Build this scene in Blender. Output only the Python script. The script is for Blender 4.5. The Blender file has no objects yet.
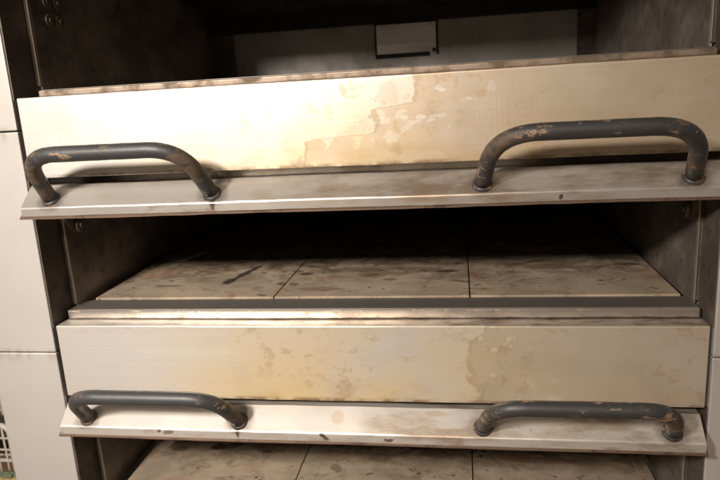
import bpy, bmesh, math, random
from mathutils import Vector, Matrix, noise as mnoise
random.seed(7)
S = bpy.context.scene
C = S.collection
W = 1.25            # clear width between the side columns
PER = 0.4565        # height of one deck
FLOOR_Z = -1.05

# ------------------------------------------------------------------ helpers
def new_bm(): return bmesh.new()

def add_box(bm, x0, x1, y0, y1, z0, z1, bev=0.0, seg=2):
    r = bmesh.ops.create_cube(bm, size=1)
    vs = r['verts']
    for v in vs:
        v.co = Vector(((x0+x1)/2+v.co.x*(x1-x0), (y0+y1)/2+v.co.y*(y1-y0), (z0+z1)/2+v.co.z*(z1-z0)))
    if bev > 0:
        es = list({e for v in vs for e in v.link_edges})
        bmesh.ops.bevel(bm, geom=es, offset=bev, segments=seg, affect='EDGES', profile=0.5)

def add_prism(bm, prof, x0, x1, nx=1):
    """closed YZ profile extruded along X"""
    rings = []
    for i in range(nx+1):
        x = x0+(x1-x0)*i/nx
        rings.append([bm.verts.new((x, y, z)) for y, z in prof])
    n = len(prof)
    for a, b in zip(rings, rings[1:]):
        for k in range(n):
            bm.faces.new((a[k], a[(k+1) % n], b[(k+1) % n], b[k]))
    bm.faces.new(rings[0][::-1]); bm.faces.new(rings[-1])

def round_profile(pts, rad, seg=3):
    """round the corners of a closed 2-D profile; rad is one value per corner"""
    out = []
    n = len(pts)
    for i in range(n):
        p = Vector(pts[i]); a = Vector(pts[i-1]); b = Vector(pts[(i+1) % n])
        r = rad[i]
        if r <= 0:
            out.append(tuple(p)); continue
        da = (a-p).normalized(); db = (b-p).normalized()
        p0 = p+da*r; p1 = p+db*r
        for k in range(seg+1):
            t = k/seg
            q = p0*(1-t)**2+p*2*t*(1-t)+p1*t*t
            out.append(tuple(q))
    return out

def add_tube(bm, path, rad, n=20, caps=True):
    """tube with a frame carried along the path; rad may be a list"""
    P = [Vector(p) for p in path]
    if not isinstance(rad, (list, tuple)): rad = [rad]*len(P)
    T = []
    for i in range(len(P)):
        a = P[max(i-1, 0)]; b = P[min(i+1, len(P)-1)]
        T.append((b-a).normalized())
    u = T[0].orthogonal().normalized()
    rings = []
    for i, p in enumerate(P):
        if i:
            u = (u - T[i]*u.dot(T[i])).normalized()
        w = T[i].cross(u)
        rings.append([bm.verts.new(p+(u*math.cos(2*math.pi*k/n)+w*math.sin(2*math.pi*k/n))*rad[i]) for k in range(n)])
    for a, b in zip(rings, rings[1:]):
        for k in range(n):
            f = bm.faces.new((a[k], a[(k+1) % n], b[(k+1) % n], b[k])); f.smooth = True
    if caps:
        bm.faces.new(rings[0][::-1]); bm.faces.new(rings[-1])

def dent(bm, amp=.0007, seed=0.0):
    from mathutils import noise as mn
    for v in bm.verts:
        x = v.co.x
        q = Vector((x*3.1+seed, seed*1.7, v.co.y*4)); p = Vector((x*21+seed, 5.0, v.co.z*9))
        v.co.z += amp*(1.5*mn.noise(q)+.7*mn.noise(p)); v.co.y += amp*(1.2*mn.noise(q+Vector((9, 0, 0)))+.6*mn.noise(p+Vector((0, 3, 0))))

def add_disc(bm, c, axis, r, h, n=20, bev=0.0):
    c = Vector(c); a = Vector(axis).normalized()
    if bev:
        add_tube(bm, [c, c+a*(h-bev), c+a*h], [r, r, r-bev], n)
    else:
        add_tube(bm, [c, c+a*h], r, n)

def obj(name, bm, mat, parent=None, smooth=False):
    bmesh.ops.recalc_face_normals(bm, faces=bm.faces[:])
    me = bpy.data.meshes.new(name); bm.to_mesh(me); bm.free()
    if mat: me.materials.append(mat)
    o = bpy.data.objects.new(name, me); C.objects.link(o)
    if smooth:
        for p in me.polygons: p.use_smooth = True
    if parent:
        o.parent = parent
        # parts are modelled in scene coordinates: cancel the parent's place
        q = parent; off = Vector((0, 0, 0))
        while q is not None:
            off += q.location; q = q.parent
        for v in me.vertices: v.co -= off
    return o

def tag(o, label=None, cat=None, group=None, kind=None):
    if label: o['label'] = label
    if cat: o['category'] = cat
    if group: o['group'] = group
    if kind: o['kind'] = kind
    return o

def thing(name, loc, label, cat, group=None):
    o = bpy.data.objects.new(name, None); C.objects.link(o)
    o.location = loc; o.empty_display_size = 0.1
    return tag(o, label, cat, group)

# ------------------------------------------------------------------ materials
class NT:
    def __init__(self, name):
        self.m = bpy.data.materials.new(name); self.m.use_nodes = True
        self.t = self.m.node_tree; self.n = self.t.nodes
        self.b = self.n['Principled BSDF']
        g = self.n.new('ShaderNodeNewGeometry'); self.pos = g.outputs['Position']
        self.g = g
    def L(self, a, b): self.t.links.new(a, b)
    def set(self, sock, v):
        if hasattr(v, 'is_output'): self.L(v, sock)
        elif v is not None: sock.default_value = v
    def math(self, op, a, b=None, c=None, clamp=False):
        n = self.n.new('ShaderNodeMath'); n.operation = op; n.use_clamp = clamp
        self.set(n.inputs[0], a); self.set(n.inputs[1], b)
        if c is not None: self.set(n.inputs[2], c)
        return n.outputs[0]
    def xyz(self):
        s = self.n.new('ShaderNodeSeparateXYZ'); self.L(self.pos, s.inputs[0]); return s.outputs
    def map(self, scale=(1, 1, 1), loc=(0, 0, 0)):
        n = self.n.new('ShaderNodeMapping'); self.L(self.pos, n.inputs[0])
        n.inputs['Scale'].default_value = scale; n.inputs['Location'].default_value = loc
        return n.outputs[0]
    def noise(self, scale=5, detail=6, rough=.55, vec=None, dist=0.0):
        n = self.n.new('ShaderNodeTexNoise')
        self.L(vec if vec is not None else self.pos, n.inputs['Vector'])
        n.inputs['Scale'].default_value = scale; n.inputs['Detail'].default_value = detail
        n.inputs['Roughness'].default_value = rough; n.inputs['Distortion'].default_value = dist
        return n.outputs[0]
    def step(self, v, a, b, lo=0.0, hi=1.0):
        n = self.n.new('ShaderNodeMapRange'); n.interpolation_type = 'SMOOTHSTEP'
        self.set(n.inputs[0], v)
        n.inputs[1].default_value = a; n.inputs[2].default_value = b
        n.inputs[3].default_value = lo; n.inputs[4].default_value = hi
        return n.outputs[0]
    def mix(self, f, a, b):
        n = self.n.new('ShaderNodeMix'); n.data_type = 'RGBA'
        self.set(n.inputs[0], f)
        for s, v in ((n.inputs[6], a), (n.inputs[7], b)):
            if hasattr(v, 'is_output'): self.L(v, s)
            else: s.default_value = (*v, 1)
        return n.outputs[2]
    def mul(self, *v):
        r = v[0]
        for x in v[1:]: r = self.math('MULTIPLY', r, x)
        return r
    def ellipse(self, cx, cy, rx, ry, rot=0, axes='XY', warp=None, soft=.35):
        """1 inside an uneven ellipse lying on the surface (a stain with a shape of its own)"""
        s = self.xyz(); a, b = s[axes[0]], s[axes[1]]
        if warp:
            a = self.math('ADD', a, warp[0]); b = self.math('ADD', b, warp[1])
        a = self.math('SUBTRACT', a, cx); b = self.math('SUBTRACT', b, cy)
        c, q = math.cos(rot), math.sin(rot)
        u = self.math('ADD', self.math('MULTIPLY', a, c/rx), self.math('MULTIPLY', b, q/rx))
        v = self.math('ADD', self.math('MULTIPLY', a, -q/ry), self.math('MULTIPLY', b, c/ry))
        d = self.math('ADD', self.math('MULTIPLY', u, u), self.math('MULTIPLY', v, v))
        return self.step(d, 1-soft, 1+soft, 1, 0)
    def warp(self, scale, amt):
        a = self.math('MULTIPLY', self.math('SUBTRACT', self.noise(scale, 4), .5), amt)
        b = self.math('MULTIPLY', self.math('SUBTRACT', self.noise(scale, 4, vec=self.map(loc=(3, 7, 5))), .5), amt)
        return a, b
    def scratches(self, ang, seed, thr=.70):
        n = self.n.new('ShaderNodeMapping'); self.L(self.pos, n.inputs[0]); n.vector_type = 'TEXTURE'
        n.inputs['Rotation'].default_value = (0, ang, 0); n.inputs['Scale'].default_value = (.16, .05, .0011); n.inputs['Location'].default_value = (seed, seed*.3, seed*.7)
        a = self.noise(1.0, 1, .5, n.outputs[0])
        m = self.noise(5, 3, .5, self.map(loc=(seed, 1, 2)))
        return self.mul(self.step(a, thr, thr+.05), self.step(m, .48, .62))
    def bump(self, h, strength=.2, dist=.002):
        n = self.n.new('ShaderNodeBump'); n.inputs['Strength'].default_value = strength
        n.inputs['Distance'].default_value = dist
        self.L(h, n.inputs['Height']); self.L(n.outputs[0], self.b.inputs['Normal'])
    def out(self, col=None, rough=None, metal=None, spec=None):
        if col is not None:
            if hasattr(col, 'is_output'): self.L(col, self.b.inputs['Base Color'])
            else: self.b.inputs['Base Color'].default_value = (*col, 1)
        self.set(self.b.inputs['Roughness'], rough)
        self.set(self.b.inputs['Metallic'], metal)
        if spec is not None: self.b.inputs['Specular IOR Level'].default_value = spec
        return self.m

def brushed(t, along='X'):
    sc = (2, 60, 260) if along == 'X' else (260, 60, 2)
    return t.noise(1.0, 3, .6, t.map(sc))

def panel_steel(name, zb, zt, film_x, film_k, straw, extra=None, rough=.27, metal=.58):
    """oven front sheet: brushed stainless with straw-yellow heat tint and a greasy film with a tide line"""
    t = NT(name); s = t.xyz(); x, z = s['X'], s['Z']
    br = brushed(t)
    base = t.mix(br, (.60, .57, .53), (.69, .66, .62))
    # straw heat tint, strongest mid-left and low on the sheet
    n1 = t.noise(3.2, 5, .55)
    n2 = t.noise(9, 6, .6, t.map((1, 1, 2.2), (4, 1, 2)))
    wx = t.mul(t.step(x, .12, .45), t.step(x, .75, 1.15, 1, .35))
    wz = t.step(z, zb, zt, 1.0, .45)
    tint = t.math('MULTIPLY', t.mul(wx, wz), t.step(n1, .30, .58), clamp=True)
    col = t.mix(t.math('MULTIPLY', tint, straw), base, (.74, .60, .35))
    low = t.mul(t.step(z, zb, zb+.055, 1, 0), t.step(n2, .46, .62), t.step(x, .3, .45), t.step(x, .8, 1.1, 1, .3))
    col = t.mix(t.math('MULTIPLY', low, .55), col, (.52, .36, .17))
    # greasy film and its tide line
    wob = t.math('MULTIPLY', t.math('SUBTRACT', t.noise(17, 7, .62, t.map(loc=(2, 0, 9))), .5), .13)
    bx = film_x
    for z0, z1, dx in film_k:
        bx = t.math('ADD', bx, t.math('MULTIPLY', t.step(z, z0, z1), dx))
    f = t.math('ADD', t.math('SUBTRACT', x, bx), wob)
    sf = .006 if zb > 0 else .016
    film = t.step(f, -sf, sf)
    edge = t.mul(t.step(f, -.006, .001), t.step(f, .002, .014, 1, 0))
    spots = t.step(t.noise(38, 3, .5, t.map(loc=(9, 2, 1))), .60, .63)
    film = t.math('MULTIPLY', film, t.math('SUBTRACT', 1, t.mul(spots, t.step(f, .08, .2, 1, 0))))
    cloud = t.noise(5, 6, .6, t.map(loc=(1, 8, 3)))
    film = t.math('MULTIPLY', film, t.step(cloud, .3, .65, .55, 1.0)); film_a = .68 if zb > 0 else .50
    col = t.mix(t.math('MULTIPLY', film, film_a), col, (.43, .32, .20))
    flake = t.mul(t.step(t.noise(26, 6, .7, t.map(loc=(7, 2, 4))), .56, .575), t.step(t.noise(6, 3, .5, t.map(loc=(2, 2, 6))), .46, .58), t.step(x, .32, .48))
    col = t.mix(t.math('MULTIPLY', flake, .38), col, (.42, .30, .16))
    scorch = t.mul(t.step(t.noise(12, 7, .68, t.map((1, 1, 1.8), (3, 3, 8))), .54, .68), t.step(x, .2, .5))
    col = t.mix(t.math('MULTIPLY', scorch, .35), col, (.42, .31, .16))
    scr = t.math('MAXIMUM', t.scratches(.9, 3.1), t.math('MAXIMUM', t.scratches(-.5, 8.3), t.scratches(.12, 5.7)))
    col = t.mix(t.math('MULTIPLY', scr, .35), col, (.40, .34, .27))
    col = t.mix(t.math('MULTIPLY', edge, film_a*.7), col, (.33, .24, .14))
    # burnt-on grease along the lower hem and the top edge, fine speckle
    hem = t.mul(t.step(z, zb+.002, zb+.009, 1, 0), t.step(t.noise(16, 5, .65), .4, .6))
    col = t.mix(t.math('MULTIPLY', hem, .75), col, (.16, .09, .05))
    hem2 = t.mul(t.step(z, zt-.022, zt-.003, 0, 1), t.step(t.noise(13, 6, .7, t.map((1, 1, 3), (1, 5, 2))), .55, .68))
    col = t.mix(t.math('MULTIPLY', hem2, .45), col, (.34, .26, .17))
    spk = t.step(t.noise(120, 2, .5, t.map(loc=(5, 5, 5))), .72, .76)
    col = t.mix(t.math('MULTIPLY', spk, .35), col, (.25, .17, .10))
    if extra: col = extra(t, col)
    # the ledge on top is greasy and dull
    led = t.mul(t.step(s['Y'], .003, .006), t.step(s['Y'], .05, .06, 1, 0))
    lc = t.mix(t.step(t.noise(14, 7, .65, t.map((1, 2, 1))), .38, .66), (.46, .40, .34), (.16, .11, .08))
    col = t.mix(t.math('MULTIPLY', led, t.step(x, .0, .5, .5, .95)), col, lc)
    sm = t.noise(5, 6, .6, t.map((1, 1, 3), (8, 3, 1)))
    ro = t.math('ADD', t.math('MULTIPLY', sm, .16), t.math('MULTIPLY', br, .05))
    ro = t.math('ADD', ro, t.math('MULTIPLY', film, .05))
    ro = t.math('ADD', ro, t.math('MULTIPLY', led, .15)); ro = t.math('ADD', ro, t.math('MULTIPLY', scr, .1)); ro = t.math('ADD', ro, rough-.06)
    h = t.math('ADD', t.math('MULTIPLY', t.noise(2.3, 2, .4), 1.0), t.math('MULTIPLY', br, .003))
    t.bump(h, .3, .01)
    return t.out(col, ro, metal)

SILL_Z = []
def plain_steel(name, col=(.62, .59, .55), rough=.3, metal=.85, grime=.4, gcol=(.20, .13, .08), gscale=12, along='X', thr=(.52, .68), lum=.12):
    t = NT(name); br = brushed(t, along)
    c0 = tuple(v*(1-lum/2) for v in col); c1 = tuple(v*(1+lum/2) for v in col)
    c = t.mix(br, c0, c1)
    g = t.step(t.noise(gscale, 7, .65), thr[0], thr[1])
    c = t.mix(t.math('MULTIPLY', g, grime), c, gcol)
    spk = t.step(t.noise(95, 3, .5, t.map(loc=(5, 1, 5))), .68, .74)
    c = t.mix(t.math('MULTIPLY', spk, grime), c, (.09, .06, .04))
    if name.startswith('sill_steel'):
        z = t.xyz()['Z']
        for zz in (-.458, 0, .456):   # dark gap line painted into the strip's foot, with a browned edge
            k = t.mul(t.step(z, zz-.004, zz), t.step(t.math('ADD', z, t.math('MULTIPLY', t.noise(30, 5, .6), .006)), zz+.004, zz+.008, 1, 0))
            c = t.mix(t.math('MULTIPLY', k, .85), c, (.10, .06, .035))
    r = t.math('ADD', t.math('MULTIPLY', t.noise(6, 5, .6), .2), rough-.1)
    r = t.math('ADD', r, t.math('MULTIPLY', g, .2))
    t.bump(t.math('ADD', t.noise(2.6, 2, .4), t.math('MULTIPLY', br, .02)), .25, .008)
    return t.out(c, r, metal)

def door_steel(name, drips, feet):
    t = NT(name); br = brushed(t)
    c = t.mix(br, (.60, .57, .53), (.68, .65, .61))
    g = t.step(t.noise(7, 7, .65, t.map((1, 2, 2), (1, 2, 3))), .55, .72)
    c = t.mix(t.math('MULTIPLY', g, .35), c, (.45, .33, .17))
    w = t.warp(60, .012)
    for cx, cz, rx, rz, rot, a, kc in drips:
        m = t.ellipse(cx, cz, rx, rz, rot, 'XZ', w, .4)
        c = t.mix(t.math('MULTIPLY', m, a), c, kc)
    for fx in feet[1]:   # grease caked round the handle feet
        m = t.ellipse(fx, feet[0], .027, .017, 0, 'XZ', t.warp(40, .02), .8)
        c = t.mix(t.math('MULTIPLY', m, .6), c, (.12, .085, .06))
    s = t.xyz()
    gre_dim = t.mul(t.step(t.noise(8, 7, .66, t.map((.6, 2, 2), (5, 1, 1))), .42, .66), t.step(s['X'], .25, .8, .15, 1.0))  # grease blotches, thickened to the right to paint in the plate's darker reflection
    c = t.mix(gre_dim, c, (.30, .24, .18))
    lipg = t.mul(t.step(t.noise(13, 6, .7, t.map((1, 4, 4), (1, 7, 3))), .55, .68), t.step(s['Y'], -.031, -.0335, 0, 1))
    c = t.mix(t.math('MULTIPLY', lipg, .5), c, (.30, .18, .10))
    sc = t.math('MAXIMUM', t.scratches(.2, 2.2), t.scratches(-.6, 4.4))
    c = t.mix(t.math('MULTIPLY', sc, .35), c, (.35, .29, .23))
    spk = t.step(t.noise(80, 3, .5), .7, .75)
    c = t.mix(t.math('MULTIPLY', spk, .4), c, (.2, .13, .08))
    r = t.math('ADD', t.math('MULTIPLY', t.noise(7, 5, .6), .16), .20 if name == 'door_steel' else .27)
    r = t.math('ADD', r, t.math('MULTIPLY', gre_dim, .15))
    t.bump(t.math('ADD', t.noise(2.2, 2, .4), t.math('MULTIPLY', br, .01)), .25, .008)
    return t.out(c, r, .75 if name == 'door_steel' else .62)

def sooty(name, col=(.085, .07, .058), hi=(.20, .165, .135), rough=.62, metal=.3, scale=7):
    t = NT(name)
    n = t.noise(scale, 8, .65, t.map((1, 1, 1.6)))
    c = t.mix(t.step(n, .38, .68), col, hi)
    sp = t.step(t.noise(34, 5, .6, t.map(loc=(2, 2, 2))), .56, .66)
    c = t.mix(t.math('MULTIPLY', sp, .5), c, tuple(v*.45 for v in col))
    t.bump(t.noise(40, 6, .6), .3, .003)
    return t.out(c, rough, metal)

def stone_mat(name, spots, seed):
    t = NT(name)
    a = t.noise(7, 8, .65, t.map((1, 1, 1), (seed, 0, 0)))
    c = t.mix(t.step(a, .32, .68), (.36, .295, .22), (.23, .185, .135))
    b = t.noise(17, 8, .7, t.map((1, 1.15, 1), (seed, 3, 1)), .6)
    c = t.mix(t.math('MULTIPLY', t.step(b, .50, .68), .8), c, (.15, .10, .065))
    s = t.xyz()
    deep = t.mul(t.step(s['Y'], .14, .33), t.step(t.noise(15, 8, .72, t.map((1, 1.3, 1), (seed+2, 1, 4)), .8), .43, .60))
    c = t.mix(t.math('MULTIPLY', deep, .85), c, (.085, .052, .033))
    r = t.step(t.noise(33, 5, .62, t.map((1, 1.1, 1), (seed, 6, 2))), .635, .665)
    c = t.mix(t.math('MULTIPLY', r, .85), c, (.03, .021, .015))
    ruddy = t.step(t.noise(10, 5, .6, t.map(loc=(seed, 9, 7))), .56, .70)
    c = t.mix(t.math('MULTIPLY', ruddy, .35), c, (.30, .15, .08))
    w = t.warp(45, .013)
    for cx, cy, rx, ry, rot, al, k in spots:
        m = t.ellipse(cx, cy, rx, ry, rot, 'XY', w, .45)
        c = t.mix(t.math('MULTIPLY', m, al), c, k)
    fine = t.noise(160, 3, .6)
    c = t.mix(t.math('MULTIPLY', fine, .22), c, (.20, .15, .10))
    pore = t.step(t.noise(240, 2, .5, t.map(loc=(seed, 4, 4))), .66, .70)
    c = t.mix(t.math('MULTIPLY', pore, .5), c, (.12, .085, .06))
    t.bump(t.math('SUBTRACT', t.math('ADD', t.math('MULTIPLY', fine, .5), b), pore), .35, .0015)
    return t.out(c, .85, 0, .25)

def handle_mat(seed, chip=.565):
    t = NT('chipped_handle_paint')
    oi = t.n.new('ShaderNodeObjectInfo')
    tc = t.n.new('ShaderNodeTexCoord')
    v = t.n.new('ShaderNodeVectorMath'); v.operation = 'ADD'
    k = t.n.new('ShaderNodeVectorMath'); k.operation = 'SCALE'; k.inputs['Scale'].default_value = 0.0
    t.L(t.pos, v.inputs[0])
    v.inputs[1].default_value = (seed*1.37, seed*.61, seed*.2)
    base = v.outputs[0]
    def mp(sc):
        n = t.n.new('ShaderNodeMapping'); t.L(base, n.inputs[0]); n.inputs['Scale'].default_value = sc; return n.outputs[0]
    paint = t.mix(t.noise(30, 5, .6, mp((.5, 1, 1))), (.022, .0225, .0245), (.045, .045, .047))
    # rusty brown bloom, strongest at the bends (object coords: handle centred on its origin)
    s = t.n.new('ShaderNodeSeparateXYZ'); t.L(tc.outputs['Object'], s.inputs[0])
    ax = t.math('ABSOLUTE', s.outputs['X'])
    bend = t.step(ax, .07, .15)
    rn = t.noise(22, 7, .65, mp((.6, 1, 1)))
    thr = t.math('SUBTRACT', .605, t.math('MULTIPLY', bend, .13))
    rm = t.step(t.math('SUBTRACT', rn, thr), 0, .08)
    c = t.mix(t.math('MULTIPLY', rm, .9), paint, t.mix(t.noise(60, 4, .6, base), (.045, .034, .026), (.15, .095, .055)))
    # bare tan chips along the bar
    cn = t.noise(34, 8, .74, mp((.38, 1, 1.2)))
    nz = t.n.new('ShaderNodeSeparateXYZ'); t.L(t.g.outputs['Normal'], nz.inputs[0])
    ch = t.step(t.math('SUBTRACT', cn, t.math('MULTIPLY', t.math('ABSOLUTE', nz.outputs['Y']), .03)), chip, chip+.035)
    c = t.mix(ch, c, t.mix(t.noise(80, 3, .5, base), (.13, .085, .05), (.33, .235, .15)))
    ro = t.math('ADD', .48, t.math('MULTIPLY', rm, .25))
    t.bump(t.math('SUBTRACT', t.noise(70, 5, .6, base), t.math('MULTIPLY', ch, .8)), .35, .0012)
    return t.out(c, ro, 0, .5)

M = {}
def extra_up(t, col):
    w = t.warp(40, .02)
    # dark drip mark and pale scrapes on the upper front
    for cx, cz, rx, rz, rot, a, k in [(.625, .437, .006, .012, .2, .45, (.30, .22, .13)), (.640, .424, .012, .005, 0, .3, (.34, .26, .16)),
                                      (.705, .425, .018, .020, 0, .22, (.36, .29, .20))]:
        col = t.mix(t.math('MULTIPLY', t.ellipse(cx, cz, rx, rz, rot, 'XZ', w, .3), a), col, k)
    w = t.warp(55, .035)
    # where the film has flaked off down to pale metal
    for cx, cz, rx, rz, rot in [(.700, .378, .010, .006, .3), (.708, .352, .014, .008, -.2), (.745, .372, .026, .005, .5), (.690, .392, .006, .008, 0),
                                (.725, .388, .012, .005, .4)]:
        col = t.mix(t.math('MULTIPLY', t.ellipse(cx, cz, rx, rz, rot, 'XZ', w, .35), .6), col, (.66, .60, .52))
    return col
M['front_up'] = panel_steel('heat_tinted_steel', .3032, .456, .54, ((.348, .362, .135), (.398, .410, .075)), .85, extra_up, .37, .60)
M['front_low'] = panel_steel('heat_tinted_steel_low', -.155, 0, .86, ((-.13, -.10, -.02), (-.04, -.01, .02)), 1.0, None, .23, .52)
M['front_off'] = plain_steel('front_steel_plain')
def column_steel():
    t = NT('column_steel'); br = brushed(t); z = t.xyz()['Z']
    c = t.mix(br, (.46, .44, .42), (.50, .48, .46))
    sc = t.math('MAXIMUM', t.scratches(.7, 1.3), t.math('MAXIMUM', t.scratches(-.9, 6.1), t.scratches(1.4, 9.4)))
    c = t.mix(t.math('MULTIPLY', sc, .4), c, (.42, .39, .36))
    for zz in (-.514, -.059, .395):
        k = t.mul(t.step(z, zz-.03, zz), t.step(z, zz+.001, zz+.014, 1, 0), t.step(t.noise(40, 5, .65, t.map((1, 1, .25))), .44, .66))
        c = t.mix(t.math('MULTIPLY', k, .5), c, (.26, .20, .15))
    sp = t.step(t.noise(70, 4, .6), .70, .74)
    c = t.mix(t.math('MULTIPLY', sp, .35), c, (.32, .25, .19))
    r = t.math('ADD', t.math('MULTIPLY', t.noise(7, 5, .6), .18), .36)
    t.bump(t.math('ADD', t.noise(2.6, 2, .4), t.math('MULTIPLY', br, .01)), .2, .008)
    return t.out(c, r, .4)
M['column'] = column_steel()
M['sill'] = plain_steel('sill_steel', (.66, .62, .57), .26, .9, .5, (.30, .19, .10), 20)
M['sill_dirty'] = plain_steel('sill_steel_browned', (.26, .205, .16), .5, .5, .8, (.10, .07, .045), 22, thr=(.42, .62))
M['sill_top'] = plain_steel('sill_top_steel', (.17, .155, .14), .5, .55, .5, (.08, .06, .045), 12)
M['door_up'] = door_steel('door_steel', [(.60, .268, .03, .006, .1, .4, (.42, .27, .12)), (.38, .252, .005, .016, 0, .85, (.05, .035, .025)),
                                         (.47, .262, .02, .008, 0, .25, (.45, .3, .14)), (.99, .2425, .004, .004, 0, .9, (.02, .015, .012))], (.2647, (.052, .376, .862, 1.199)))
M['door_low'] = door_steel('door_steel_low', [(.381, -.207, .004, .014, 0, .9, (.06, .035, .02)), (.375, -.194, .02, .008, 0, .45, (.35, .2, .1)),
                                              (.555, -.213, .012, .004, -.6, .9, (.06, .03, .02)), (.68, -.217, .008, .003, 0, .85, (.09, .05, .03)),
                                              (.235, -.213, .012, .004, .2, .7, (.16, .08, .04)), (.58, -.185, .012, .01, 0, .35, (.5, .33, .15)),
                                              (.77, -.178, .02, .004, 0, .4, (.45, .3, .14)), (.215, -.211, .004, .003, 0, .8, (.1, .05, .03))], (-.1935, (.055, .381, .857, 1.190)))
M['seam'] = plain_steel('door_seam_steel', (.15, .10, .07), .5, .5, .8, (.035, .02, .014), 18)
M['dark_gap'] = sooty('gap_black', (.018, .015, .012), (.03, .025, .02), .8, 0)  # near-black colour standing in for the unlit interior behind the gap
M['soot'] = sooty('chamber_soot')
M['soot_left'] = sooty('chamber_side_soot', (.16, .138, .12), (.32, .275, .235), .42, .45, 5)
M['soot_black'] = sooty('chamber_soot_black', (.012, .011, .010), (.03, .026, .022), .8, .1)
M['wall_edge'] = plain_steel('liner_edge_steel', (.50, .43, .36), .35, .8, .5, (.18, .11, .07), 25, 'Z')
M['back'] = plain_steel('back_sheet_steel', (.36, .335, .30), .5, .55, .45, (.09, .07, .05), 6, 'Z', (.42, .80))
M['jamb'] = sooty('jamb_steel', (.10, .084, .07), (.19, .16, .135), .5, .4, 6)
M['mirror_plate'] = plain_steel('plate_steel', (.36, .34, .32), .12, .95, .3, (.1, .07, .05), 60, thr=(.6, .75))
M['bracket'] = plain_steel('bracket_steel', (.20, .165, .135), .5, .55, .7, (.06, .045, .035), 30)
SPOT = [(.314, .290, .0085, .078, -.24, .97, (.012, .010, .009)), (.296, .225, .0125, .026, -.1, .96, (.012, .010, .009)),
        (.523, .158, .050, .016, 0, .8, (.17, .105, .06)), (.466, .276, .016, .012, 0, .85, (.04, .025, .018)),
        (.44, .30, .012, .010, .4, .8, (.045, .03, .02)), (.425, .20, .008, .016, .5, .8, (.09, .055, .035)), (.455, .195, .010, .014, .5, .75, (.09, .055, .035)),
        (.791, .285, .024, .010, 0, .95, (.014, .012, .010)), (.82, .206, .026, .009, -.35, .8, (.10, .06, .04)),
        (.60, .31, .10, .020, .05, .6, (.07, .045, .03)), (.62, .26, .022, .010, .2, .75, (.07, .045, .03)),
        (.665, .225, .014, .008, 0, .7, (.07, .045, .03)), (1.02, .31, .06, .022, 0, .65, (.07, .045, .03)),
        (1.10, .30, .04, .018, .2, .6, (.07, .045, .03)), (1.185, .322, .032, .012, 0, .8, (.04, .028, .02)),
        (.16, .19, .035, .006, .1, .8, (.10, .07, .05)), (.10, .30, .05, .03, .6, .5, (.25, .12, .07)), (.855, .15, .03, .008, 0, .5, (.15, .09, .05))]
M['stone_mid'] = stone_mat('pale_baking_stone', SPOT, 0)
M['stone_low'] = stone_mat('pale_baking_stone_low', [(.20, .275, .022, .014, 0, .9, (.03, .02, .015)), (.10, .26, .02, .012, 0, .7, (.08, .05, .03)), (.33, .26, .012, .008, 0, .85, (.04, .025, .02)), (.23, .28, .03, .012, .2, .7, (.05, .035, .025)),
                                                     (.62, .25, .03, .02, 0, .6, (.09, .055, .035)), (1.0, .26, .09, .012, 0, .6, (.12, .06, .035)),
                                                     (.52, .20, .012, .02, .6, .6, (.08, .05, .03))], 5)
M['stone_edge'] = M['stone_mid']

# ------------------------------------------------------------------ setting: floor and wall
t = NT('quarry_tile_floor')
s = t.xyz()
br = t.n.new('ShaderNodeTexBrick'); t.L(t.pos, br.inputs['Vector'])
br.offset = 0; br.inputs['Scale'].default_value = 1; br.inputs['Brick Width'].default_value = .2; br.inputs['Row Height'].default_value = .2
br.inputs['Mortar Size'].default_value = .005
br.inputs['Color1'].default_value = (.26, .17, .11, 1); br.inputs['Color2'].default_value = (.31, .21, .14, 1); br.inputs['Mortar'].default_value = (.14, .11, .09, 1)
fl = t.mix(t.math('MULTIPLY', t.noise(4, 6, .6), .4), br.outputs[0], (.18, .13, .09))
t.out(fl, .45, 0)
bm = new_bm(); add_box(bm, -7, 9, -8, 3, FLOOR_Z-.1, FLOOR_Z)
tag(obj('floor', bm, t.m), kind='structure')
t = NT('cream_wall_paint')
t.out(t.mix(t.noise(3, 6, .6), (.74, .64, .48), (.80, .71, .56)), .7, 0)
bm = new_bm(); add_box(bm, -7, 9, 1.62, 1.75, FLOOR_Z, 2.4)
tag(obj('wall', bm, t.m), kind='structure')

# ------------------------------------------------------------------ the oven
oven = thing('deck_oven', (W/2, .55, FLOOR_Z),
             'stacked stainless steel pizza deck oven with worn dark bar handles and heat stained fronts', 'oven')

Z_LOW, Z_MID, Z_UP = -.458, 0.0, .456          # foot of each deck's mouth
DEPTH = 1.05
# fronts: folded sheet with a ledge on top and a hem at the foot
def front_panel(zb, zt, mat):
    prof = [(0, zb), (.016, zb), (.016, zb+.012), (.012, zb+.012), (.012, zt-.010), (.044, zt-.006), (.044, zt-.001), (0, zt)]
    prof = round_profile(prof, [.0015, 0, 0, 0, 0, 0, 0, .003], 4)
    bm = new_bm(); add_prism(bm, prof, .002, W-.002, 150); dent(bm, .0006, zb*7)
    return obj('front_panel', bm, mat, oven)
front_panel(.3032, .456, M['front_up'])
front_panel(-.155, 0.0, M['front_low'])
front_panel(-.613, -.458, M['front_off'])
front_panel(.7597, .9125, M['front_off'])

# side columns of stacked sections, a fine seam between decks
for x0, x1 in ((-.160, -.009), (W+.006, W+.158)):
    for z0, z1 in ((-.96, -.5155), (-.5130, -.0600), (-.0575, .3935), (.3960, .93)):
        bm = new_bm(); add_box(bm, x0, x1, 0, DEPTH+.1, z0, z1, .0022, 2)
        obj('side_panel', bm, M['column'], oven)

# plinth, roof and back that close the stack
bm = new_bm(); add_box(bm, -.14, W+.14, .04, DEPTH+.06, FLOOR_Z, -.962); obj('plinth', bm, M['front_off'], oven)
bm = new_bm(); add_box(bm, -.16, W+.158, 0, DEPTH+.1, .933, .96); obj('roof', bm, M['front_off'], oven)

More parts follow.
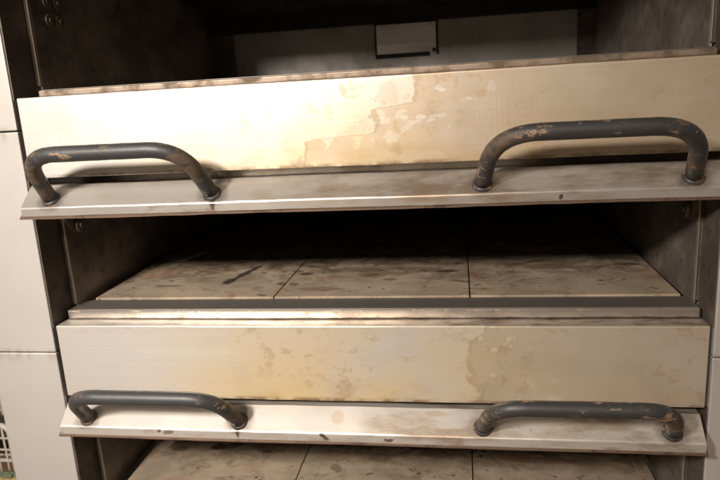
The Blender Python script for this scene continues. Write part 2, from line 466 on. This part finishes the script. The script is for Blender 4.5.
def deck(z, zh, top):
    """one baking chamber: z foot of the mouth, zh foot of the front above it"""
    ch = .292 if top else .262
    st = .0125 if top else .0195
    # sill: bright folded strip at the front, dull plate behind
    prof = round_profile([(.040, z+.0005), (.052, z+.0005), (.052, z+st-.0055), (.1065, z+st-.0055), (.1065, z+st-.001), (.040, z+st)], [.001, 0, 0, 0, 0, .003], 3)
    bm = new_bm(); add_prism(bm, prof, .022 if top else .006, W-.006, 120); dent(bm, .0003, z*3)
    sl = obj('sill', bm, M['sill_dirty' if top else 'sill'], oven)
    bm = new_bm(); add_box(bm, .024, W-.008, .0435, .105, z+st-.0002, z+st+.0013)
    obj('sill_top', bm, M['sill_top'], sl)
    # jambs between column and chamber lining
    for a, b in ((-.0062, .0028), (W-.0026, W+.0035)):
        bm = new_bm(); add_box(bm, a, b, .0765, .0782, z+.022, zh+.14); obj('jamb', bm, M['jamb'], oven)
    # dark lining sheet added over the inner flank of each column
    for a, b in ((-.0088, -.0065), (W+.0038, W+.0058)):
        bm = new_bm(); add_box(bm, a, b, .004, .0764, z-.004, zh-.002); obj('reveal', bm, M['jamb'], oven)
    # side linings, with a bare front edge
    xi = .0062; xe = W-.0062
    for a, b, e0, e1 in ((.001, xi, .0030, .0056), (xe, W-.0005, W-.0056, W-.0030)):
        bm = new_bm(); add_box(bm, a, b, .0785, DEPTH, z+.016, z+ch)
        wl = obj('chamber_wall', bm, M['soot_left'], oven)
        bm = new_bm(); add_box(bm, e0, e1, .0722, .0783, z+.0232, z+ch, .0008, 1)
        obj('edge_trim', bm, M['wall_edge'], wl)
    bm = new_bm(); add_box(bm, -.005, W+.004, DEPTH, DEPTH+.02, z-.05, z+.33)
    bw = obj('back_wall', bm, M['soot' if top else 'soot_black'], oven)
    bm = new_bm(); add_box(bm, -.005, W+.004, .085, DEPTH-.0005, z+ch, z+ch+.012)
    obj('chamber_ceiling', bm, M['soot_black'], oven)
    bm = new_bm(); add_box(bm, .0064, W-.0064, .107, DEPTH-.001, z-.03, z+.0015)
    obj('chamber_floor', bm, M['stone_mid' if top else 'soot'], oven)
    # header behind the front: dark sheet added to block light through the gap
    bm = new_bm(); add_box(bm, -.004, W+.003, .079, .0845, zh-.012, zh+.148)
    obj('gap_block', bm, M['dark_gap'], oven)
    return bw
deck(Z_LOW, -.155, False); deck(Z_MID, .3032, False); bw_up = deck(Z_UP, .7597, True)

# ---- doors: folded up so that the outer face lies sloping under the front
K = math.tan(math.radians(42))
def make_door(zr, mat, xl, xr, sx0, sx1):
    y0, y1 = -.035, .006
    zt = zr-.052
    prof = [(y0, zr-.0685), (y0+.002, zr-.0690), (y1+.035, zr-.0690+K*.045), (y1+.035, zr-.062+K*.05), (y1, zt+K*(y1-y0)), (y0, zt)]
    prof = round_profile(prof, [0, 0, 0, 0, 0, .003], 4)
    bm = new_bm(); add_prism(bm, prof, xl, xr, 150); dent(bm, .0007, zr*5)
    d = obj('door', bm, mat, oven)
    # lower seam of the inner skin, a little proud of the lip
    bm = new_bm()
    add_prism(bm, [(y0-.002, zr-.0735), (y0+.02, zr-.0735+K*.018), (y0+.02, zr-.0712+K*.018), (y0-.002, zr-.0712)], xl-.004, xr+.003, 150); dent(bm, .0009, zr*5+1)
    obj('seam', bm, M['seam'], d)
    # recessed flange seen in the gap above the plate
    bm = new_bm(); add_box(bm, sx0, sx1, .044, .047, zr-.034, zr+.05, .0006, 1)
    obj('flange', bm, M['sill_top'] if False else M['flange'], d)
    return d

def make_handle(door, x0, x1, zr, mat, L, R):
    """bar on two posts, rising square from the sloping plate and leaning a little inwards"""
    by, bz = -.020, zr-.0385          # foot on the plate
    ny, nz = -.66, .751               # plate normal
    lean = .016
    def post(xa, xb, q): return Vector((xa+(xb-xa)*q, by+ny*L*q, bz+nz*L*q))
    A0 = post(x0, x0+lean, -.03); A1 = post(x0, x0+lean, 1); B1 = post(x1, x1-lean, 1); B0 = post(x1, x1-lean, -.03)
    pts = [A0]
    def corner(p, c, n_):
        da = (p-c).normalized(); db = (n_-c).normalized()
        for k in range(15):
            tt = k/14
            pts.append((c+da*R)*(1-tt)**2+c*2*tt*(1-tt)*1.0+(c+db*R)*tt**2)
    pts.append(A0.lerp(A1, .25))
    corner(A0, A1, B1)
    a, b = pts[-1], None
    e = B1+(A1-B1).normalized()*R
    for k in range(1, 8): pts.append(a.lerp(e, k/8))
    corner(A1, B1, B0)
    pts.append(B0.lerp(B1, .25)); pts.append(B0)
    c = Vector(((x0+x1)/2, by, bz))
    bm = new_bm()
    rr = [.0140+random.uniform(-.0002, .0002) for _ in pts]
    add_tube(bm, [p-c for p in pts], rr, 28)
    h = bpy_obj('handle', bm, mat, door, c)
    for xx, sgn in ((x0, 1), (x1, -1)):
        bm = new_bm()
        n = Vector((0, ny, nz))
        p = Vector((xx, by, bz))-c
        add_tube(bm, [p-n*.001, p+n*.0015, p+n*.004, p+n*.006], [.0178, .0178, .0160, .0140], 36)
        for v in bm.verts:
            v.co += (v.co-p)*.06*mnoise.noise((v.co+c)*90)
        f = bpy_obj('handle_weld', bm, None, None, Vector((0, 0, 0)))
        # weld bead is one skin with the handle
        bm2 = bmesh.new(); bm2.from_mesh(h.data); bm2.from_mesh(f.data); bm2.to_mesh(h.data); bm2.free()
        me = f.data; bpy.data.objects.remove(f); bpy.data.meshes.remove(me)
    return h

def bpy_obj(name, bm, mat, parent, loc):
    bmesh.ops.recalc_face_normals(bm, faces=bm.faces[:])
    me = bpy.data.meshes.new(name); bm.to_mesh(me); bm.free()
    if mat: me.materials.append(mat)
    for p in me.polygons: p.use_smooth = len(p.vertices) == 4
    o = bpy.data.objects.new(name, me); C.objects.link(o)
    if parent:
        q = parent; off = Vector((0, 0, 0))
        while q is not None:
            off += q.location; q = q.parent
        o.parent = parent; o.location = loc-off
    else: o.location = loc
    return o

def flange_steel():
    t = NT('flange_steel'); x = t.xyz()['X']; br = brushed(t)
    c = t.mix(br, (.38, .33, .27), (.46, .40, .33))
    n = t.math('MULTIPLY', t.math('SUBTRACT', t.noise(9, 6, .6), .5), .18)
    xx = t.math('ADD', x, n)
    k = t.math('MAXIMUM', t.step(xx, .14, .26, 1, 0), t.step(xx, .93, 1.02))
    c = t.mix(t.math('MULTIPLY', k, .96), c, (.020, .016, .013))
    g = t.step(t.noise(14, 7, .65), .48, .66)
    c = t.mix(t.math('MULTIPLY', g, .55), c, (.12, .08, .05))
    return t.out(c, .45, .3)
M['flange'] = flange_steel()
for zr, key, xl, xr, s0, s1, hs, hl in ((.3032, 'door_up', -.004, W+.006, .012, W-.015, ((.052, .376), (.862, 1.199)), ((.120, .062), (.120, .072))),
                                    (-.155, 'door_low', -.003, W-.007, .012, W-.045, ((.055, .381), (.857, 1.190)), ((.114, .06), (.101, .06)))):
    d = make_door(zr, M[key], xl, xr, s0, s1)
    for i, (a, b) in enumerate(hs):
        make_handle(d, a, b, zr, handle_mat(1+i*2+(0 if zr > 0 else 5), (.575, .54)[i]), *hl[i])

# ---- pivot brackets of the middle deck's door, in the corners of the mouth
for x, sg in ((.0063, 1), (W-.0063, -1)):
    bm = new_bm()
    pr = [(.069, .256), (.145, .256), (.150, .185), (.128, .165), (.104, .168), (.069, .215)]
    add_prism(bm, pr, x, x+sg*.003)
    br_ = obj('pivot_bracket', bm, M['bracket'], oven)
    bm = new_bm(); add_disc(bm, (x+sg*.003, .118, .187), (sg, 0, 0), .016, .007, 24, .002)
    add_disc(bm, (x+sg*.010, .118, .187), (sg, 0, 0), .008, .004, 6)
    obj('pivot_bolt', bm, M['bracket'], br_)

# ---- upper chamber: bare back sheet, soot-black beam, fittings
zb = Z_UP
bm = new_bm(); add_box(bm, .078, 1.196, DEPTH-.008, DEPTH-.001, zb+.004, .647); obj('back_sheet', bm, M['back'], oven)
bm = new_bm(); add_box(bm, .0065, W-.0065, DEPTH-.06, DEPTH-.009, .6475, .692); obj('beam', bm, M['soot_black'], oven)
def turn(bm, px, py, ang):
    for v in bm.verts:
        dx, dy = v.co.x-px, v.co.y-py
        v.co.x = px+dx*math.cos(ang)-dy*math.sin(ang); v.co.y = py+dx*math.sin(ang)+dy*math.cos(ang)
TA = math.radians(1.5)
bm = new_bm()
py = DEPTH-.016
add_prism(bm, [(py, .646), (py, .580), (py+.0045, .543), (py+.007, .543), (py+.0025, .580), (py+.0025, .646)], .565, .757)
turn(bm, .565, DEPTH-.013, TA)
bp = obj('cover_plate', bm, M['mirror_plate'], oven)
bm = new_bm()
add_box(bm, .5585, .7575, DEPTH-.0125, DEPTH-.010, .5375, .6470); add_box(bm, .565, .757, DEPTH-.0185, DEPTH-.0165, .6425, .6465)
add_box(bm, .7575, .764, DEPTH-.020, DEPTH-.004, .541, .648); add_disc(bm, (.750, DEPTH-.016, .556), (0, -1, 0), .006, .004, 12); turn(bm, .565, DEPTH-.013, TA)
obj('plate_clip', bm, M['soot_black'], bp)
for dy in (0, .034):
    for dz in (0, .036):
        bm = new_bm(); add_disc(bm, (.0063, .130+dy, .608+dz), (1, 0, 0), .013, .005, 24, .0015)
        add_disc(bm, (.0113, .130+dy, .608+dz), (1, 0, 0), .006, .003, 6)
        obj('bolt', bm, M['bracket'], oven)
bm = new_bm()
vs = [bm.verts.new(c) for c in ((.0064, .475, .622), (.0064, .475, .675), (.0064, .572, .675), (.0064, .572, .622), (.0150, .572, .622), (.0150, .572, .675))]
for q in ((0, 1, 5, 4), (2, 3, 4, 5), (0, 4, 3), (1, 2, 5), (0, 3, 2, 1)): bm.faces.new([vs[k] for k in q])
obj('vent_cover', bm, M['bracket'], oven)

# scorched lumps of lining hanging under the roof of the upper chamber
from mathutils import noise as mn
bm = new_bm()
for i in range(16):
    x = .10+i*.068+random.uniform(-.015, .015)
    r = bmesh.ops.create_icosphere(bm, subdivisions=3, radius=1)
    sx, sy, sz = random.uniform(.045, .075), random.uniform(.05, .10), random.uniform(.02, .042)
    for v in r['verts']:
        k = 1+.35*mn.noise(v.co*1.7+Vector((i*3.1, 0, 0)))
        v.co = Vector((x+v.co.x*sx*k, .80+v.co.y*sy*k, .742+v.co.z*sz*k))
obj('burnt_lining', bm, M['soot_black'], oven, True)

# ------------------------------------------------------------------ baking stones
def stone(x0, x1, z, mat, label, group):
    r = thing('baking_stone', ((x0+x1)/2, .5, z), label, 'baking stone', group)
    bm = new_bm(); add_box(bm, x0, x1, .107, DEPTH-.002, z+.0035, z+.0265, .0012, 2)
    for v in bm.verts:      # the outer slabs sit a little askew against the walls
        q = (v.co.y-.107)/.94
        if x0 < .1 and v.co.x < x0+.01: v.co.x -= .014*q
        if x1 > 1.1 and v.co.x > x1-.01: v.co.x += .006*q
    # one thing = one mesh: replace the empty by the slab itself
    bpy.data.objects.remove(r)
    o = obj('baking_stone', bm, mat)
    for v in o.data.vertices: v.co -= Vector(((x0+x1)/2, .5, z))
    o.location = ((x0+x1)/2, .5, z)
    return tag(o, label, 'baking stone', group)
cuts = [.0285, .4345, .8395, W-.0165]
where = [('left', 'with a black charred streak'), ('middle', 'with an oval brown stain'), ('right', 'with scattered dark scorch marks')]
g = 'baking stones on the oven decks'
lab_mid = ['left baking stone of the middle deck, tan with a black charred streak',
           'centre baking stone of the middle deck, tan with an oval brown stain',
           'right baking stone of the middle deck, duller tan against the right oven wall']
lab_low = ['left baking stone of the lowest deck, seen under the bottom door',
           'centre baking stone of the lowest deck, between two dark joints',
           'right baking stone of the lowest deck, with reddish brown scorch streak']
for i in range(3):
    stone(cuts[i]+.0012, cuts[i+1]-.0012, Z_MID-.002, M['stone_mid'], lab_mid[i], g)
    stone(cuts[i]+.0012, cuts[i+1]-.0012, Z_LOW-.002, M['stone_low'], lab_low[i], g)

# ------------------------------------------------------------------ glimpse past the left column
def mat_plain(name, c, r=.5, m=0.0):
    t = NT(name); t.out(t.mix(t.noise(12, 5, .6), tuple(v*.9 for v in c), c), r, m); return t.m
M['wire'] = mat_plain('white_wire', (.78, .74, .66), .4)
M['wood'] = mat_plain('pale_wood', (.72, .50, .22), .5)
M['bin'] = mat_plain('dark_tub', (.045, .045, .04), .5)
M['green'] = mat_plain('green_cloth', (.14, .17, .11), .8)

tb = thing('wooden_table', (-.70, .27, FLOOR_Z), 'pale yellow wooden table top showing past the lower left edge of the oven', 'table')
bm = new_bm(); add_box(bm, -1.25, -.24, .05, .50, -.722, -.692, .004, 2); obj('table_top', bm, M['wood'], tb)
for lx in (-1.20, -.31):
    for ly in (.08, .43):
        bm = new_bm(); add_box(bm, lx, lx+.045, ly, ly+.045, FLOOR_Z, -.7225, .003, 1); obj('leg', bm, M['wood'], tb)
# crumpled cloth on the table
bm = new_bm(); r = bmesh.ops.create_icosphere(bm, subdivisions=4, radius=1)
for v in r['verts']:
    k = 1+.45*mn.noise(v.co*2.3)+.2*mn.noise(v.co*6)
    v.co = Vector((v.co.x*.030*k, v.co.y*.014*k, max(v.co.z*.012*k, -.003)))
o = obj('cloth', bm, M['green'], None, True); o.location = (-.612, .485, -.689)
tag(o, 'crumpled grey green cloth lying on the yellow wooden table', 'cloth')
# white wire rack behind the table with a dark tub in it
rk = thing('wire_rack', (-1.05, .83, FLOOR_Z), 'white wire rack standing behind the yellow table, past the left side of the oven', 'rack')
bm = new_bm()
for y in (.70, .98):
    pth = [(-.768, y, FLOOR_Z)]+[(-.768-.03*(1-math.cos(a)), y, -.67+.03*math.sin(a)) for a in [k*math.pi/12 for k in range(7)]]
    pth += [(-1.34, y, -.64), (-1.36, y, -.67), (-1.36, y, FLOOR_Z)]
    add_tube(bm, pth, .009, 12)
obj('frame', bm, M['wire'], rk)
bm = new_bm()
for y in (.70, .98):
    for z in (-.690, -.735, -.78, -.86, -.94): add_tube(bm, [(-1.36, y, z), (-.768, y, z)], .0035, 8)
    for k in range(1, 18): add_tube(bm, [(-.768-k*.033, y+.006, -.645), (-.768-k*.033, y+.006, -.94)], .003, 8)
for x in (-.768, -1.36):
    for z in (-.690, -.78, -.94): add_tube(bm, [(x, .70, z), (x, .98, z)], .0035, 8)
for k in range(10): add_tube(bm, [(-1.36, .71+k*.029, -.78), (-.768, .71+k*.029, -.78)], .003, 8)
obj('wire_grid', bm, M['wire'], rk)
bm = new_bm()
prf = [(0, 0), (.10, 0), (.125, .095), (.133, .097), (.133, .103), (.119, .103), (.096, .006), (0, .006)]
N = 32; rings = [[bm.verts.new((-.885+.72*r_*math.cos(2*math.pi*k/N), .80+.7*r_*math.sin(2*math.pi*k/N), -.776+.75*h_)) for k in range(N)] for r_, h_ in prf[1:-1]]
for a_, b_ in zip(rings, rings[1:]):
    for k in range(N): bm.faces.new((a_[k], a_[(k+1) % N], b_[(k+1) % N], b_[k]))
bm.faces.new(rings[0][::-1]); bm.faces.new(rings[-1])
o = obj('tub', bm, M['bin'], None, True)
tag(o, 'dark round tub inside the white wire rack', 'tub')

# ------------------------------------------------------------------ camera
cam = bpy.data.cameras.new('camera'); co = bpy.data.objects.new('camera', cam); C.objects.link(co); S.camera = co
yaw, pit, rol = (math.radians(v) for v in (9.33444, -12.86753, -3.31903))
f = Vector((-math.sin(yaw)*math.cos(pit), math.cos(yaw)*math.cos(pit), math.sin(pit)))
rt = Vector((math.cos(yaw), math.sin(yaw), 0)); up = rt.cross(f)
r2 = rt*math.cos(rol)+up*math.sin(rol); u2 = -rt*math.sin(rol)+up*math.cos(rol)
co.matrix_world = Matrix(((r2.x, u2.x, -f.x, .82498), (r2.y, u2.y, -f.y, -1.11487), (r2.z, u2.z, -f.z, .42536), (0, 0, 0, 1)))
cam.sensor_width = 36; cam.lens = 633.739/720*36
cam.clip_start = .05; cam.clip_end = 60
cam.dof.use_dof = True; cam.dof.focus_distance = 1.16; cam.dof.aperture_fstop = 5.0

# ------------------------------------------------------------------ light: one warm ceiling fitting in front, an added side fill, dim warm room
wd = bpy.data.worlds.new('World'); S.world = wd; wd.use_nodes = True
bg = wd.node_tree.nodes['Background']; bg.inputs[0].default_value = (1.0, .79, .61, 1); bg.inputs[1].default_value = .17

def area(name, loc, target, size, power, col, spread=180, sy=None):
    l = bpy.data.lights.new(name, 'AREA'); l.energy = power; l.color = col; l.size = size; l.spread = math.radians(spread)
    if sy: l.shape = 'RECTANGLE'; l.size_y = sy
    o = bpy.data.objects.new(name, l); C.objects.link(o); o.location = loc
    o.rotation_euler = (Vector(target)-Vector(loc)).to_track_quat('-Z', 'Y').to_euler()
    return o
area('ceiling_lamp', (-.15, -3.4, 1.98), (.1, 0, .1), .30, 72, (1, .84, .67), 180)
area('side_fill', (-.40, -2.00, 1.24), (.22, 0, -.10), .24, 15, (1, .915, .83), 66)  # added fill from the left, brightens the left and centre of the fronts

S.view_settings.view_transform = 'Standard'; S.view_settings.look = 'None'; S.view_settings.gamma = 1; S.view_settings.exposure = 0
S.cycles.use_denoising = True
